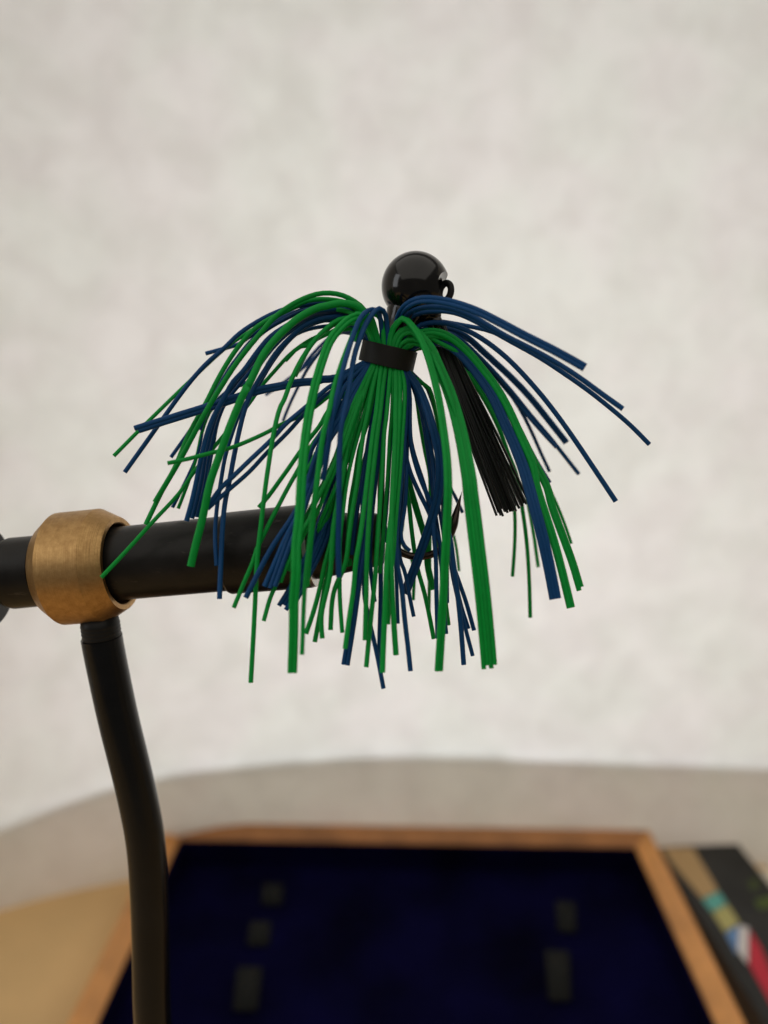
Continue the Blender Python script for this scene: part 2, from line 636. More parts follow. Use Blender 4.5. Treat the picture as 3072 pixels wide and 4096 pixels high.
def turned(name, prof, m, seg=72, closed=False, label=None):
    o = link(name, lathe(prof, A0, AX, seg, closed=closed), m, vise, label=label)
    sharpen(o.data, 16)
    return o


def brass():
    m = bpy.data.materials.new('worn_brass')
    m.use_nodes = True
    nt = m.node_tree
    b = nt.nodes['Principled BSDF']
    b.inputs['Metallic'].default_value = 1.0
    tc = nt.nodes.new('ShaderNodeTexCoord')
    n = nt.nodes.new('ShaderNodeTexNoise')
    n.inputs['Scale'].default_value = 900
    n.inputs['Detail'].default_value = 8
    n.inputs['Roughness'].default_value = 0.7
    nt.links.new(tc.outputs['Object'], n.inputs['Vector'])
    r = nt.nodes.new('ShaderNodeValToRGB')
    r.color_ramp.elements[0].position = 0.3
    r.color_ramp.elements[1].position = 0.75
    r.color_ramp.elements[0].color = (0.36, 0.205, 0.08, 1)
    r.color_ramp.elements[1].color = (0.56, 0.35, 0.145, 1)
    nt.links.new(n.outputs['Fac'], r.inputs[0])
    nt.links.new(r.outputs[0], b.inputs['Base Color'])
    mr = nt.nodes.new('ShaderNodeMapRange')
    mr.inputs[3].default_value = 0.52
    mr.inputs[4].default_value = 0.34
    nt.links.new(n.outputs['Fac'], mr.inputs[0])
    nt.links.new(mr.outputs[0], b.inputs['Roughness'])
    # turning marks run round the collar: noise stretched across the axis
    mp = nt.nodes.new('ShaderNodeMapping')
    q = AX.to_track_quat('X', 'Z')
    mp.inputs['Rotation'].default_value = q.inverted().to_euler()
    mp2 = nt.nodes.new('ShaderNodeMapping')
    mp2.inputs['Scale'].default_value = (6000, 250, 250)
    nt.links.new(tc.outputs['Object'], mp.inputs['Vector'])
    nt.links.new(mp.outputs[0], mp2.inputs['Vector'])
    n2 = nt.nodes.new('ShaderNodeTexNoise')
    n2.inputs['Scale'].default_value = 1.0
    n2.inputs['Detail'].default_value = 4
    nt.links.new(mp2.outputs[0], n2.inputs['Vector'])
    bp = nt.nodes.new('ShaderNodeBump')
    bp.inputs['Strength'].default_value = 0.3
    bp.inputs['Distance'].default_value = 0.0002
    nt.links.new(n2.outputs['Fac'], bp.inputs['Height'])
    nt.links.new(bp.outputs[0], b.inputs['Normal'])
    return m


M_BRASS = brass()
RB = 5.62                                        # bore radius of the collar
cl = at(330)
turned('brass_collar', [(cl - 5.0, RB + 0.05), (cl - 5.0, 6.85), (cl - 4.9, 7.0), (cl - 3.0, 8.50), (cl - 2.88, 8.58), (cl + 3.5, 8.58), (cl + 3.62, 8.50),
                        (cl + 6.2, 7.12), (cl + 6.35, 6.98), (cl + 6.35, 6.3), (cl + 6.2, 6.15), (cl + 3.0, 6.15), (cl + 3.0, RB + 0.05)], M_BRASS, 96, closed=True)
tb = at(908)
turned('black_sleeve', [(cl - 5.0, 0), (cl - 5.0, 5.55), (cl + 2, 5.58), (tb + 0.6, 5.62), (tb + 0.6, 0)], M_STEEL)
te = at(1246)
turned('front_sleeve', [(tb, 3.0), (tb, 5.70), (tb + 0.15, 5.95), (tb + 0.5, 6.12), (te - 0.5, 6.22), (te - 0.25, 6.2), (te - 0.25, 3.0)], M_STEEL)
turned('sleeve_rim', [(te - 0.24, 4.0), (te - 0.24, 6.15), (te + 0.35, 6.1), (te + 0.42, 5.9), (te + 0.42, 4.0)], M_CUT)
t2 = at(1530)
turned('jaw', [(te - 2, 0), (te - 2, 5.0), (te + 0.8, 5.0), (te + 1.4, 4.95), (te + 6.0, 4.3), (t2 - 0.7, 3.9), (t2 - 0.15, 3.6), (t2, 3.2), (t2, 0)], M_JAW)
ti = at(28)
turned('barrel', [(cl - 6.0, 0), (cl - 6.0, 5.45), (ti + 1.2, 5.5), (ti + 0.5, 5.3), (ti, 4.9), (ti, 0)], M_STEEL)
tk = at(-66)
turned('tension_knob', [(tk - 9, 0), (tk - 9, 7.6), (tk - 8, 8.7), (tk - 0.9, 8.8), (tk, 8.3), (tk, 6.0), (tk - 0.6, 5.6), (tk - 0.6, 0)], M_KNOB)
turned('spindle', [(tk - 1, 0), (tk - 1, 4.2), (ti + 0.5, 4.2), (ti + 0.5, 0)], M_STEEL)

stem_px = [(398, 2440, 114.3), (402, 2520, 114.7), (440, 2720, 116.2), (477, 2890, 117.5), (541, 3148, 119.6), (583, 3370, 121.3), (599, 3610, 123.2), (605, 3860, 125.2), (612, 4110, 127.2)]
stem_pts = [P(*q) for q in stem_px]
low = stem_pts[-1].copy()
low.z = 0.012
path = catmull(stem_pts + [stem_pts[-1].lerp(low, 0.5), low], 260)
k0 = next(i for i, p in enumerate(path) if p.z < P(402, 2546, 114.8).z)
o = link('pole', sweep(path[k0:], 3.05 * MM, aspect=1.0, sides=32, power=2.0), M_POLE, vise)
nk = (path[k0 + 6] - path[0]).normalized()
nprof = [(-1.5, 0), (-1.5, 2.7)]
nl = (path[k0] - P(400, 2490, 114.5)).length / MM
for i in range(4):
    u = nl * i / 4
    nprof += [(u + 0.05, 2.84), (u + nl / 8, 2.92), (u + nl / 4 - 0.05, 2.84)]
nprof += [(nl + 0.3, 2.8), (nl + 0.3, 0)]
link('threaded_neck', lathe(nprof, P(400, 2490, 114.5), nk, 48), M_JAW, vise)
link('base', lathe([(0.3, 0), (0.3, 34), (2, 36), (9, 36), (11, 34), (14, 8), (16, 4.5), (16, 0)], Vector((low.x, low.y, 0)), Vector((0, 0, 1)), 64, ref=Vector((1, 0, 0))), M_STEEL, vise)

# ------------------------------------------------------------------ fishing jig
JD = 110.0
jig = thing('fishing_jig', P(1552, 1424, JD), 'fishing jig with black ball head and green and blue silicone skirt, clamped by its hook', 'fishing lure')
HC = P(1662, 1147, JD)
BC = P(1552, 1424, JD)
JA = (HC - BC).normalized()
LJ = (HC - BC).length / MM

# head: ball and neck turned in one, then a slot cut for the line eye
R = 5.0
prof = [(LJ + R, 0)]
for k in range(1, 40):
    a = math.pi * k / 48
    prof.append((LJ + R * math.cos(a), R * math.sin(a)))
prof += [(LJ - 4.55, 2.75), (LJ - 5.2, 2.55), (LJ - 6.0, 2.45), (2.0, 2.4), (1.0, 2.6), (0.2, 2.6), (-0.6, 2.2), (-0.6, 0)]
hb = link('head', lathe(prof, BC, JA, 96, ref=FWD), M_HEAD, jig)
cut = bmesh.new()
bmesh.ops.create_cone(cut, cap_ends=True, segments=64, radius1=2.75 * MM, radius2=2.75 * MM, depth=16 * MM)
cax = (FWD + RGT * 0.12).normalized()
rot = cax.to_track_quat('Z', 'Y').to_matrix().to_4x4()
cut.transform(Matrix.Translation(P(1834, 1162, JD)) @ rot)
cme = bpy.data.meshes.new('cutter')
cut.to_mesh(cme)
cut.free()
cob = bpy.data.objects.new('cutter', cme)
col.objects.link(cob)
md = hb.modifiers.new('slot', 'BOOLEAN')
md.object = cob
md.operation = 'DIFFERENCE'
md.solver = 'EXACT'
dg = bpy.context.evaluated_depsgraph_get()
nm = bpy.data.meshes.new_from_object(hb.evaluated_get(dg))
hb.modifiers.clear()
hb.data = nm
bpy.data.objects.remove(cob)
nm.polygons.foreach_set('use_smooth', [True] * len(nm.polygons))
sharpen(nm, 35)
# chin that carries the weed guard
chin = catmull([P(1610, 1262, JD), P(1680, 1258, JD), P(1730, 1260, JD), P(1764, 1263, JD)], 20)
rad = [1.5 * MM] * 4 + [1.25 * MM] * 9 + [1.05 * MM, 1.0 * MM, 0.98 * MM, 0.95 * MM, 0.85 * MM, 0.62 * MM, 0.3 * MM]
chin += [chin[-1] + RGT * 0.35 * MM, chin[-1] + RGT * 0.7 * MM][:0]
link('chin', sweep(chin, rad, aspect=1.5, sides=24, power=2.2), M_HEAD, jig)
# line eye
EC = P(1781, 1168, JD)
ea = (RGT * 0.86 - FWD * 0.5).normalized()
eb = (UPV * 0.99 + RGT * 0.1).normalized()
loop = [EC + ea * (0.92 * MM * math.cos(a)) + eb * (1.3 * MM * math.sin(a)) for a in [2 * math.pi * k / 40 for k in range(41)]]
link('line_eye', sweep(loop, 0.5 * MM, aspect=1.0, sides=16, power=2.0, cap=False, ref=ea.cross(eb)), M_BAND, jig)

# hook
hp = [P(x, y, JD) for x, y in ((1640, 1200), (1600, 1300), (1552, 1426), (1535, 1600), (1528, 1800), (1524, 2000), (1530, 2090), (1552, 2160), (1600, 2207), (1645, 2224), (1690, 2226), (1740, 2212), (1778, 2182), (1803, 2130), (1820, 2070), (1836, 2010), (1848, 1965))]
hpath = catmull(hp, 110)
hr = []
for p in hpath:
    v = p - CAM
    y = 2048 - FPX * v.dot(UPV) / v.dot(FWD)
    x = 1536 + FPX * v.x / v.dot(FWD)
    if x > 1780:
        f = (2180 - y) / (2180 - 1965)
        hr.append((0.46 + 0.26 * math.sin(min(f, 0.5) * math.pi)) * MM * max(0.03, 1 - max(0, f - 0.4) / 0.6))
    else:
        hr.append(0.54 * MM)
hook = link('hook', sweep(hpath, hr, aspect=1.0, sides=16, power=2.2), M_HOOK, jig)
bpnt = [P(1822, 2085, JD - 0.2), P(1812, 2078, JD - 0.25), P(1799, 2076, JD - 0.3)]
link('barb', sweep(catmull(bpnt, 8), [0.34 * MM * (1 - i / 7.2) for i in range(8)], aspect=0.7, sides=10, power=2.0), M_HOOK, hook)

# band that grips the skirt
ba = UPV * math.cos(math.radians(12.8)) + RGT * math.sin(math.radians(12.8))
vb = (BC - CAM).normalized()
ba = (ba - vb * ba.dot(vb)).normalized()
o = link('skirt_band', lathe([(-1.46, 3.5), (-1.50, 3.6), (-1.50, 4.06), (-1.44, 4.12), (1.40, 4.12), (1.46, 4.06), (1.46, 3.6), (1.42, 3.5)], BC, ba, 72, ref=FWD, closed=True), M_BAND, jig)
sharpen(o.data, 40)

# weed guard: stiff black bristles from the chin
wg = link('weed_guard', lathe([(-1.3, 0), (-1.3, 0.95), (0.9, 1.0), (1.1, 0.9), (1.1, 0)], P(1742, 1284, JD), (P(1790, 1400, JD + 0.5) - P(1742, 1284, JD)), 32, ref=FWD), M_HEAD, jig)
NB = 30
for i in range(NB):
    u = (i % 15) / 14
    layer = i // 15
    u = min(1, max(0, u + random.uniform(-0.03, 0.03) + (0.033 if layer else 0)))
    z0 = 0.5 - layer * 0.7 + random.uniform(-0.15, 0.15)
    z1 = 1.2 - layer * 1.6 - 1.5 * u + random.uniform(-0.5, 0.5)
    ex, ey = 1990 + 117 * u + random.uniform(-4, 4), 2066 - 48 * u * (0.4 + 0.6 * u) + random.uniform(-16, 8) - layer * 10
    sx, sy = 1716 + 58 * u, 1290
    mx = (1755 + 66 * u, 1400 + 6 * u)
    cx, cy = 0.55 * (sx + ex) / 2 + 0.45 * (mx[0] + ex) / 2, (mx[1] + ey) / 2
    cx = mx[0] + (ex - mx[0]) * 0.47 + 9 * u
    if i in (13, 14, 29):                         # a few stray bristles stand off
        cx += 8
        ex += 6
    pts = [P(sx, sy, JD - z0), P(mx[0], mx[1], JD - z0), P(cx, cy, JD - (z0 + z1) / 2), P(ex, ey, JD - z1)]
    link('bristle', sweep(catmull(pts, 14), random.uniform(0.18, 0.21) * MM, aspect=1.0, sides=8, power=2.0), M_BRISTLE, wg)

# skirt strands: colour, width px, (count, pitch at root, pitch at tip), offsets towards the lens in mm, pixels
STRANDS = [
    ('g', 16, (1,), [1,-2,-3,-2,0], [(1485,1397),(1471,1338),(1426,1230),(1363,1209),(1271,1202),(1159,1239),(1059,1293),(974,1341),(900,1393),(750,1533),(650,1630),(540,1738),(455,1824)]),
    ('b', 18, (1,), [1,0,0,1,2], [(1482,1397),(1467,1338),(1419,1239),(1363,1219),(1289,1212),(1226,1219),(1141,1235),(1048,1276),(956,1335),(900,1390),(830,1450),(760,1528),(680,1635),(600,1748),(499,1889)]),
    ('b', 17, (1,), [0,-3,-4,-5], [(1478,1401),(1459,1345),(1419,1258),(1345,1230),(1271,1224),(1197,1243),(1122,1272),(1048,1313),(982,1358),(960,1375),(900,1393),(823,1414)]),
    ('g', 20, (1,), [2,3,5,6,5], [(1497,1397),(1484,1338),(1463,1245),(1408,1199),(1356,1177),(1304,1172),(1256,1179),(1174,1214),(1093,1274),(1048,1326),(993,1391),(937,1465),(865,1578),(820,1653),(768,1750),(720,1840),(620,2008)]),
    ('g', 19, (1,), [2,1,1,2,3], [(1493,1397),(1478,1341),(1448,1252),(1397,1214),(1337,1200),(1271,1197),(1219,1206),(1159,1237),(1108,1261),(1059,1287),(1004,1328),(937,1409),(875,1510),(825,1610),(780,1690),(745,1760),(700,1870),(650,1960),(583,2098)]),
    ('b', 16, (1,), [0,-3,-4,-4], [(1482,1397),(1459,1338),(1412,1243),(1326,1222),(1234,1228),(1141,1269),(1059,1317),(996,1372),(930,1458),(850,1580),(780,1693),(684,1829)]),
    ('b', 17, (1,), [0,-1,-2,-3], [(1482,1397),(1456,1341),(1404,1246),(1326,1230),(1226,1239),(1141,1276),(1063,1321),(1004,1372),(956,1424),(907,1491),(815,1675),(800,1720)]),
    ('g', 29, (1,), [2.5,4,7,8,8], [(1504,1397),(1489,1341),(1461,1252),(1422,1221),(1356,1213),(1293,1227),(1271,1231),(1197,1270),(1141,1317),(1085,1376),(1048,1428),(1011,1506),(974,1580),(990,1540),(950,1630),(910,1730),(875,1830),(840,1930),(810,2075),(785,2170),(763,2265)]),
    ('g', 17, (1,), [2,1,0,0], [(1497,1397),(1478,1338),(1437,1249),(1385,1219),(1341,1212),(1271,1243),(1208,1276),(1159,1306),(1108,1350)]),
    ('b', 20, (1,), [1,2,4,5,5], [(1489,1397),(1471,1338),(1408,1249),(1359,1236),(1311,1238),(1263,1245),(1197,1276),(1141,1306),(1078,1350),(1022,1417),(974,1484),(930,1530),(895,1595),(860,1655),(830,1730),(805,1830),(785,1930),(768,2005),(746,2084)]),
    ('b', 18, (1,), [1,1,2,3,3], [(1489,1397),(1463,1341),(1408,1258),(1359,1243),(1311,1244),(1256,1252),(1189,1287),(1122,1335),(1056,1395),(993,1469),(905,1580),(875,1635),(850,1705),(820,1830),(805,1930),(785,2010),(768,2074)]),
    ('b', 17, (1,), [0,0,0,1,2], [(1485,1397),(1459,1345),(1408,1267),(1359,1252),(1311,1252),(1248,1261),(1174,1306),(1108,1361),(1041,1432),(985,1506),(915,1590),(880,1655),(845,1780),(825,1880),(813,1960),(798,2020),(788,2069)]),
    ('b', 15, (1,), [0,-2,-3,-3], [(1485,1397),(1456,1345),(1400,1278),(1359,1260),(1293,1263),(1234,1283),(1159,1328),(1093,1391),(1033,1469),(982,1536),(930,1550),(900,1610),(870,1690),(855,1770),(835,1880),(820,1955)]),
    ('b', 15, (1,), [0,-2,-4,-4], [(1485,1397),(1456,1345),(1337,1272),(1234,1272),(1141,1321),(1067,1380),(1004,1447),(948,1528),(845,1625),(815,1690),(795,1805),(750,1910),(690,2030)]),
    ('g', 15, (1,), [0,-2,-4,-4], [(1485,1397),(1459,1349),(1363,1246),(1252,1261),(1159,1317),(1085,1387),(1022,1469),(900,1575),(840,1645),(810,1720),(790,1815),(760,1910),(713,2034)]),
    ('b', 19, (1,), [1,2,4,6,8], [(1489,1397),(1467,1345),(1397,1270),(1326,1269),(1271,1280),(1215,1306),(1159,1352),(1108,1409),(1067,1469),(1030,1528),(996,1591),(970,1669),(935,1830),(915,1940),(900,2010),(890,2110),(883,2260),(878,2396)]),
    ('b', 16, (1,), [1,1,2,4,7], [(1489,1397),(1467,1349),(1389,1278),(1326,1278),(1271,1289),(1215,1313),(1159,1359),(1111,1417),(1071,1476),(1037,1536),(965,1640),(930,1730),(900,1830),(883,1930),(870,2010),(860,2135),(866,2263)]),
    ('b', 16, (1,), [0,-3,-5], [(1485,1397),(1459,1352),(1397,1296),(1330,1302),(1271,1309),(1215,1323),(1159,1352),(1108,1402),(1067,1461)]),
    ('b', 15, (1,), [0,-3,-5], [(1485,1397),(1463,1356),(1415,1293),(1363,1288),(1308,1283),(1252,1287),(1197,1309)]),
    ('g', 16, (1,), [1,-1,0,3,7], [(1493,1397),(1482,1352),(1452,1323),(1408,1316),(1363,1320),(1289,1339),(1234,1363),(1159,1418),(1104,1478),(1041,1550),(1000,1610),(900,1735),(835,1815),(770,1895),(720,1970),(610,2088),(500,2210),(405,2310)]),
    ('g', 18, (1,), [2,4,8,9,9], [(1497,1397),(1485,1345),(1437,1278),(1385,1271),(1345,1283),(1315,1306),(1271,1346),(1226,1406),(1189,1469),(1159,1536),(1137,1599),(1120,1630),(1095,1730),(1075,1855),(1060,1960),(1043,2110),(1031,2210),(1025,2310),(1018,2460),(1010,2610),(1003,2730)]),
    ('g', 15, (1,), [1,0,-1,-2], [(1495,1397),(1485,1352),(1441,1289),(1337,1298),(1300,1328),(1252,1372),(1208,1447),(1182,1506)]),
    ('b', 15, (1,), [0,-8,-14,-17], [(1489,1397),(1467,1356),(1382,1306),(1326,1343),(1278,1387),(1234,1435),(1208,1473)]),
    ('b', 15, (1,), [0,-8,-13,-17], [(1493,1397),(1474,1356),(1363,1324),(1308,1376),(1263,1428),(1223,1487),(1189,1554),(1159,1617),(1132,1684)]),
    ('b', 14, (1,), [0,-10,-17,-20], [(1493,1397),(1474,1360),(1375,1328),(1315,1369),(1252,1435),(1204,1480),(1156,1513),(1108,1550),(1063,1580)]),
    ('g', 20, (2, 13.0, 15.0), [3,9,14,16,15], [(1508,1397),(1497,1352),(1474,1289),(1441,1265),(1400,1276),(1359,1312),(1319,1365),(1293,1432),(1271,1502),(1252,1576),(1237,1650),(1218,1775),(1212,1838),(1205,1925),(1200,2025),(1195,2100),(1185,2175),(1184,2275),(1180,2350),(1176,2385),(1174,2534),(1169,2691)]),
    ('g', 19, (1,), [3.2,10,14,14,13], [(1519,1397),(1508,1345),(1493,1278),(1474,1258),(1452,1275),(1422,1315),(1400,1367),(1378,1423),(1356,1486),(1337,1549),(1315,1649),(1300,1700),(1282,1812),(1270,1925),(1259,2012),(1250,2100),(1244,2150),(1235,2250),(1228,2345)]),
    ('g', 16, (1,), [3.2,8,12,14,16], [(1521,1397),(1508,1349),(1489,1282),(1471,1267),(1448,1282),(1421,1323),(1396,1375),(1374,1430),(1352,1493),(1333,1553),(1311,1656),(1295,1725),(1275,1850),(1262,1950),(1250,2050),(1240,2150),(1228,2250),(1220,2338),(1215,2422),(1208,2619)]),
    ('b', 20, (1,), [3,9,13,14,13], [(1552,1397),(1550,1338),(1547,1278),(1532,1241),(1515,1234),(1491,1254),(1463,1297),(1443,1345),(1422,1404),(1411,1456),(1398,1530),(1382,1627),(1363,1711),(1358,1811),(1356,1922),(1356,2034),(1353,2182),(1355,2308)]),
    ('b', 19, (1,), [3,8,12,13,12], [(1537,1397),(1526,1323),(1519,1256),(1497,1238),(1467,1245),(1441,1273),(1419,1323),(1393,1404),(1371,1482),(1352,1567),(1333,1649),(1322,1722),(1311,1800),(1300,1874),(1291,1919)]),
    ('g', 18, (1,), [2.8,3,2], [(1498,1397),(1493,1352),(1480,1315),(1456,1286),(1422,1260),(1385,1245),(1348,1238)]),
    ('g', 18, (1,), [3,4,3], [(1515,1397),(1510,1352),(1497,1308),(1478,1275),(1459,1260),(1422,1252)]),
    ('g', 19, (1,), [3.2,5,5], [(1535,1397),(1534,1338),(1526,1286),(1513,1263),(1493,1256),(1474,1267),(1456,1289),(1437,1323),(1422,1367)]),
    ('g', 17, (1,), [2.5,2,1], [(1508,1397),(1500,1352),(1485,1323),(1459,1304),(1422,1293),(1378,1301),(1322,1330),(1267,1356),(1222,1386),(1197,1387),(1141,1443)]),
    ('b', 18, (1,), [1.5,0,-2], [(1482,1397),(1474,1352),(1456,1330),(1437,1315),(1408,1304),(1378,1297)]),
    ('b', 18, (1,), [1,-1,-3], [(1474,1397),(1469,1356),(1448,1338),(1422,1323)]),
    ('b', 22, (2, 7.0, 13.0), [2,3,3.5,4], [(1482,1438),(1459,1453),(1422,1473),(1378,1501),(1326,1516),(1274,1519),(1271,1524),(1197,1530),(1122,1545),(1030,1563),(937,1595),(825,1631),(680,1676),(541,1720)]),
    ('b', 18, (1,), [2,5,7,7], [(1482,1438),(1456,1460),(1408,1486),(1348,1530),(1308,1554),(1271,1587),(1197,1650),(1141,1697),(1090,1755),(1000,1840),(925,1913),(885,1950),(835,2020)]),
    ('b', 17, (1,), [2,4,6,7], [(1485,1438),(1459,1464),(1415,1497),(1359,1541),(1293,1590),(1263,1617),(1215,1658),(1160,1720),(1100,1780),(1070,1808),(1000,1885),(920,1955),(830,2035)]),
    ('g', 16, (1,), [2,4,6,8], [(1485,1441),(1459,1475),(1408,1523),(1348,1567),(1319,1582),(1263,1626),(1208,1660),(1122,1699),(1075,1726),(1000,1761),(925,1791),(835,1814),(750,1836),(670,1853)]),
    ('g', 17, (1,), [2,4,6,6], [(1489,1441),(1467,1482),(1422,1538),(1367,1586),(1311,1645),(1280,1702),(1240,1752),(1198,1810),(1160,1865),(1115,1928),(1070,1990),(1035,2030)]),
    ('g', 17, (1,), [2.5,5,8,9], [(1493,1441),(1471,1486),(1430,1545),(1378,1601),(1322,1664),(1290,1722),(1240,1792),(1192,1880),(1155,1945),(1118,2015),(1085,2078),(1062,2125),(1025,2202),(1015,2240),(975,2333),(935,2431)]),
    ('g', 16, (1,), [2,4,6,7], [(1491,1441),(1469,1490),(1430,1556),(1385,1623),(1348,1686),(1312,1738),(1270,1800),(1240,1862),(1200,1925)]),
    ('b', 20, (1,), [2.5,6,9,10], [(1482,1441),(1463,1475),(1422,1530),(1385,1586),(1348,1668),(1285,1762),(1260,1840),(1235,1912),(1208,1988),(1180,2050),(1140,2112),(1100,2170),(1065,2230),(1035,2288),(983,2391)]),
    ('b', 20, (1,), [2.5,6,9,10], [(1485,1441),(1467,1478),(1426,1538),(1393,1593),(1359,1668),(1288,1775),(1265,1850),(1240,1925),(1215,1995),(1190,2062),(1140,2158),(1108,2232),(1058,2346)]),
    ('b', 19, (2, 10.0, 15.0), [2.5,6,9,10.5], [(1489,1441),(1472,1478),(1437,1538),(1404,1593),(1371,1668),(1300,1780),(1278,1850),(1252,1920),(1225,1988),(1205,2050),(1162,2150),(1135,2225),(1088,2356)]),
    ('b', 18, (1,), [2.5,5,8,8], [(1478,1441),(1452,1471),(1408,1508),(1374,1556),(1348,1623),(1326,1686),(1275,1795),(1252,1855),(1228,1950),(1212,2038)]),
    ('b', 18, (1,), [2.5,5,6], [(1474,1441),(1445,1464),(1400,1490),(1363,1530),(1348,1597),(1322,1679),(1248,1793),(1230,1878),(1222,1967)]),
    ('b', 18, (4, 9.0, 15.0), [2,4,6,8], [(1497,1441),(1482,1486),(1456,1556),(1422,1630),(1363,1848),(1341,1941),(1322,2034),(1296,2100),(1288,2138),(1250,2225),(1212,2300),(1175,2372),(1136,2436)]),
    ('b', 17, (1,), [2,4,6,8], [(1497,1441),(1485,1486),(1459,1556),(1348,1997),(1326,2063),(1310,2088),(1270,2180),(1225,2275),(1195,2338),(1160,2400)]),
    ('g', 17, (1,), [3,6,9,10], [(1497,1441),(1482,1486),(1456,1549),(1422,1623),(1378,1744),(1337,1856),(1293,1952),(1252,2034),(1250,2050),(1225,2100),(1205,2132),(1170,2212),(1140,2278),(1121,2329)]),
    ('g', 17, (1,), [3,6,8,9], [(1493,1441),(1476,1486),(1448,1545),(1411,1619),(1385,1686),(1348,1811),(1304,1911),(1263,1997),(1240,2038),(1215,2090),(1185,2162),(1150,2235),(1108,2332),(1082,2388),(1055,2484)]),
    ('g', 17, (1,), [3,6,8,9], [(1498,1441),(1485,1486),(1459,1556),(1430,1630),(1382,1774),(1348,1859),(1308,1952),(1263,2063),(1240,2090),(1225,2118),(1200,2170),(1170,2235),(1150,2282)]),
    ('g', 16, (1,), [2,5,7,7], [(1498,1441),(1487,1486),(1467,1545),(1437,1630),(1385,1811),(1359,1904),(1322,1997),(1289,2071),(1267,2130),(1282,2100)]),
    ('g', 16, (1,), [2,4,6,6], [(1498,1441),(1487,1493),(1467,1567),(1441,1649),(1393,1830),(1359,1930),(1333,2011),(1311,2071),(1262,2150),(1232,2225)]),
    ('g', 18, (1,), [3.2,6,9,10], [(1500,1441),(1497,1464),(1474,1519),(1452,1590),(1422,1668),(1400,1737),(1382,1830),(1369,1922),(1348,2015),(1333,2108),(1326,2219),(1319,2311),(1285,2459),(1289,2554)]),
    ('g', 18, (1,), [3.2,5,8,9], [(1498,1441),(1485,1471),(1456,1534),(1426,1605),(1400,1679),(1378,1737),(1367,1830),(1356,1959),(1330,2145),(1300,2256),(1285,2330),(1256,2441),(1224,2535)]),
    ('g', 18, (1,), [3.2,5,7,8], [(1497,1445),(1489,1475),(1467,1534),(1437,1612),(1408,1705),(1393,1774),(1378,1885),(1363,2034),(1341,2182),(1300,2348),(1278,2467),(1259,2568)]),
    ('g', 18, (1,), [3.3,6,8.5,9], [(1513,1445),(1510,1471),(1497,1523),(1482,1593),(1467,1668),(1456,1719),(1443,1811),(1430,1922),(1411,2034),(1396,2145),(1382,2256),(1334,2367),(1322,2520)]),
    ('g', 18, (1,), [3.4,7,10,11], [(1530,1445),(1524,1475),(1517,1523),(1511,1593),(1502,1668),(1493,1722),(1482,1811),(1469,1922),(1456,2034),(1441,2145),(1422,2256),(1415,2348),(1397,2471),(1380,2595)]),
    ('g', 18, (1,), [3.4,7,10,11], [(1547,1449),(1543,1475),(1535,1523),(1526,1605),(1517,1679),(1511,1722),(1497,1848),(1485,1959),(1474,2108),(1467,2256),(1465,2378),(1460,2561)]),
    ('g', 18, (1,), [3.4,6.5,9.5,10], [(1565,1453),(1563,1478),(1558,1530),(1550,1612),(1543,1686),(1537,1722),(1530,1848),(1521,1997),(1511,2145),(1502,2293),(1489,2422),(1474,2571),(1465,2668)]),
    ('g', 21, (1,), [3.4,7,10.5,11], [(1586,1456),(1586,1482),(1584,1575),(1582,1668),(1582,1711),(1576,1848),(1569,1997),(1565,2145),(1565,2275),(1571,2422),(1584,2620)]),
    ('g', 20, (1,), [3.4,7,11,12], [(1602,1460),(1602,1482),(1600,1575),(1597,1668),(1593,1719),(1586,1848),(1573,1997),(1556,2145),(1545,2293),(1541,2422),(1534,2571),(1530,2690)]),
    ('g', 17, (1,), [3.2,6,9,9], [(1621,1464),(1622,1486),(1619,1593),(1613,1686),(1610,1722),(1602,1848),(1589,1997),(1580,2108),(1571,2238),(1556,2348),(1552,2497)]),
    ('g', 15, (1,), [3,5,7], [(1574,1456),(1573,1486),(1571,1575),(1565,1686),(1560,1737),(1552,1885),(1541,2034),(1530,2182),(1519,2293)]),
    ('g', 16, (1,), [3,5,8,9], [(1508,1445),(1497,1501),(1474,1593),(1448,1686),(1408,1830),(1385,1941),(1371,2052),(1359,2163),(1359,2275),(1359,2385),(1369,2531)]),
    ('g', 15, (1,), [2.5,4,5,5], [(1519,1445),(1508,1508),(1489,1612),(1467,1705),(1437,1793),(1419,1908),(1400,2015),(1393,2126),(1387,2238),(1393,2267)]),
    ('g', 15, (1,), [2,3,3], [(1534,1449),(1519,1523),(1500,1630),(1474,1774),(1445,1885),(1426,1997),(1408,2108),(1400,2263)]),
    ('b', 16, (1,), [2,4,6,6], [(1519,1449),(1511,1519),(1497,1630),(1474,1756),(1459,1856),(1441,1967),(1422,2089),(1408,2219)]),
    ('b', 18, (2, 14.0, 15.0), [2.5,5,8,8], [(1534,1449),(1526,1519),(1511,1630),(1489,1737),(1474,1848),(1459,1997),(1456,2126),(1441,2256),(1426,2367),(1408,2497),(1382,2659)]),
    ('b', 16, (1,), [2.5,4,5,5], [(1556,1456),(1545,1523),(1534,1649),(1519,1756),(1508,1885),(1493,2015),(1482,2145),(1480,2238),(1486,2311),(1499,2407)]),
    ('b', 17, (1,), [2.5,5,7,8], [(1571,1456),(1560,1523),(1545,1649),(1526,1737),(1508,1885),(1485,2052),(1467,2200),(1456,2367),(1474,2467),(1506,2608),(1534,2754)]),
    ('b', 18, (1,), [2.5,4,6,7], [(1604,1464),(1593,1523),(1574,1649),(1560,1774),(1545,2034),(1534,2145),(1523,2275),(1523,2385),(1519,2515),(1517,2650)]),
    ('b', 19, (1,), [2.5,5,8,9], [(1626,1464),(1628,1501),(1626,1630),(1619,1737),(1608,1885),(1593,2034),(1586,2145),(1591,2275),(1604,2330),(1619,2478),(1632,2589),(1642,2684)]),
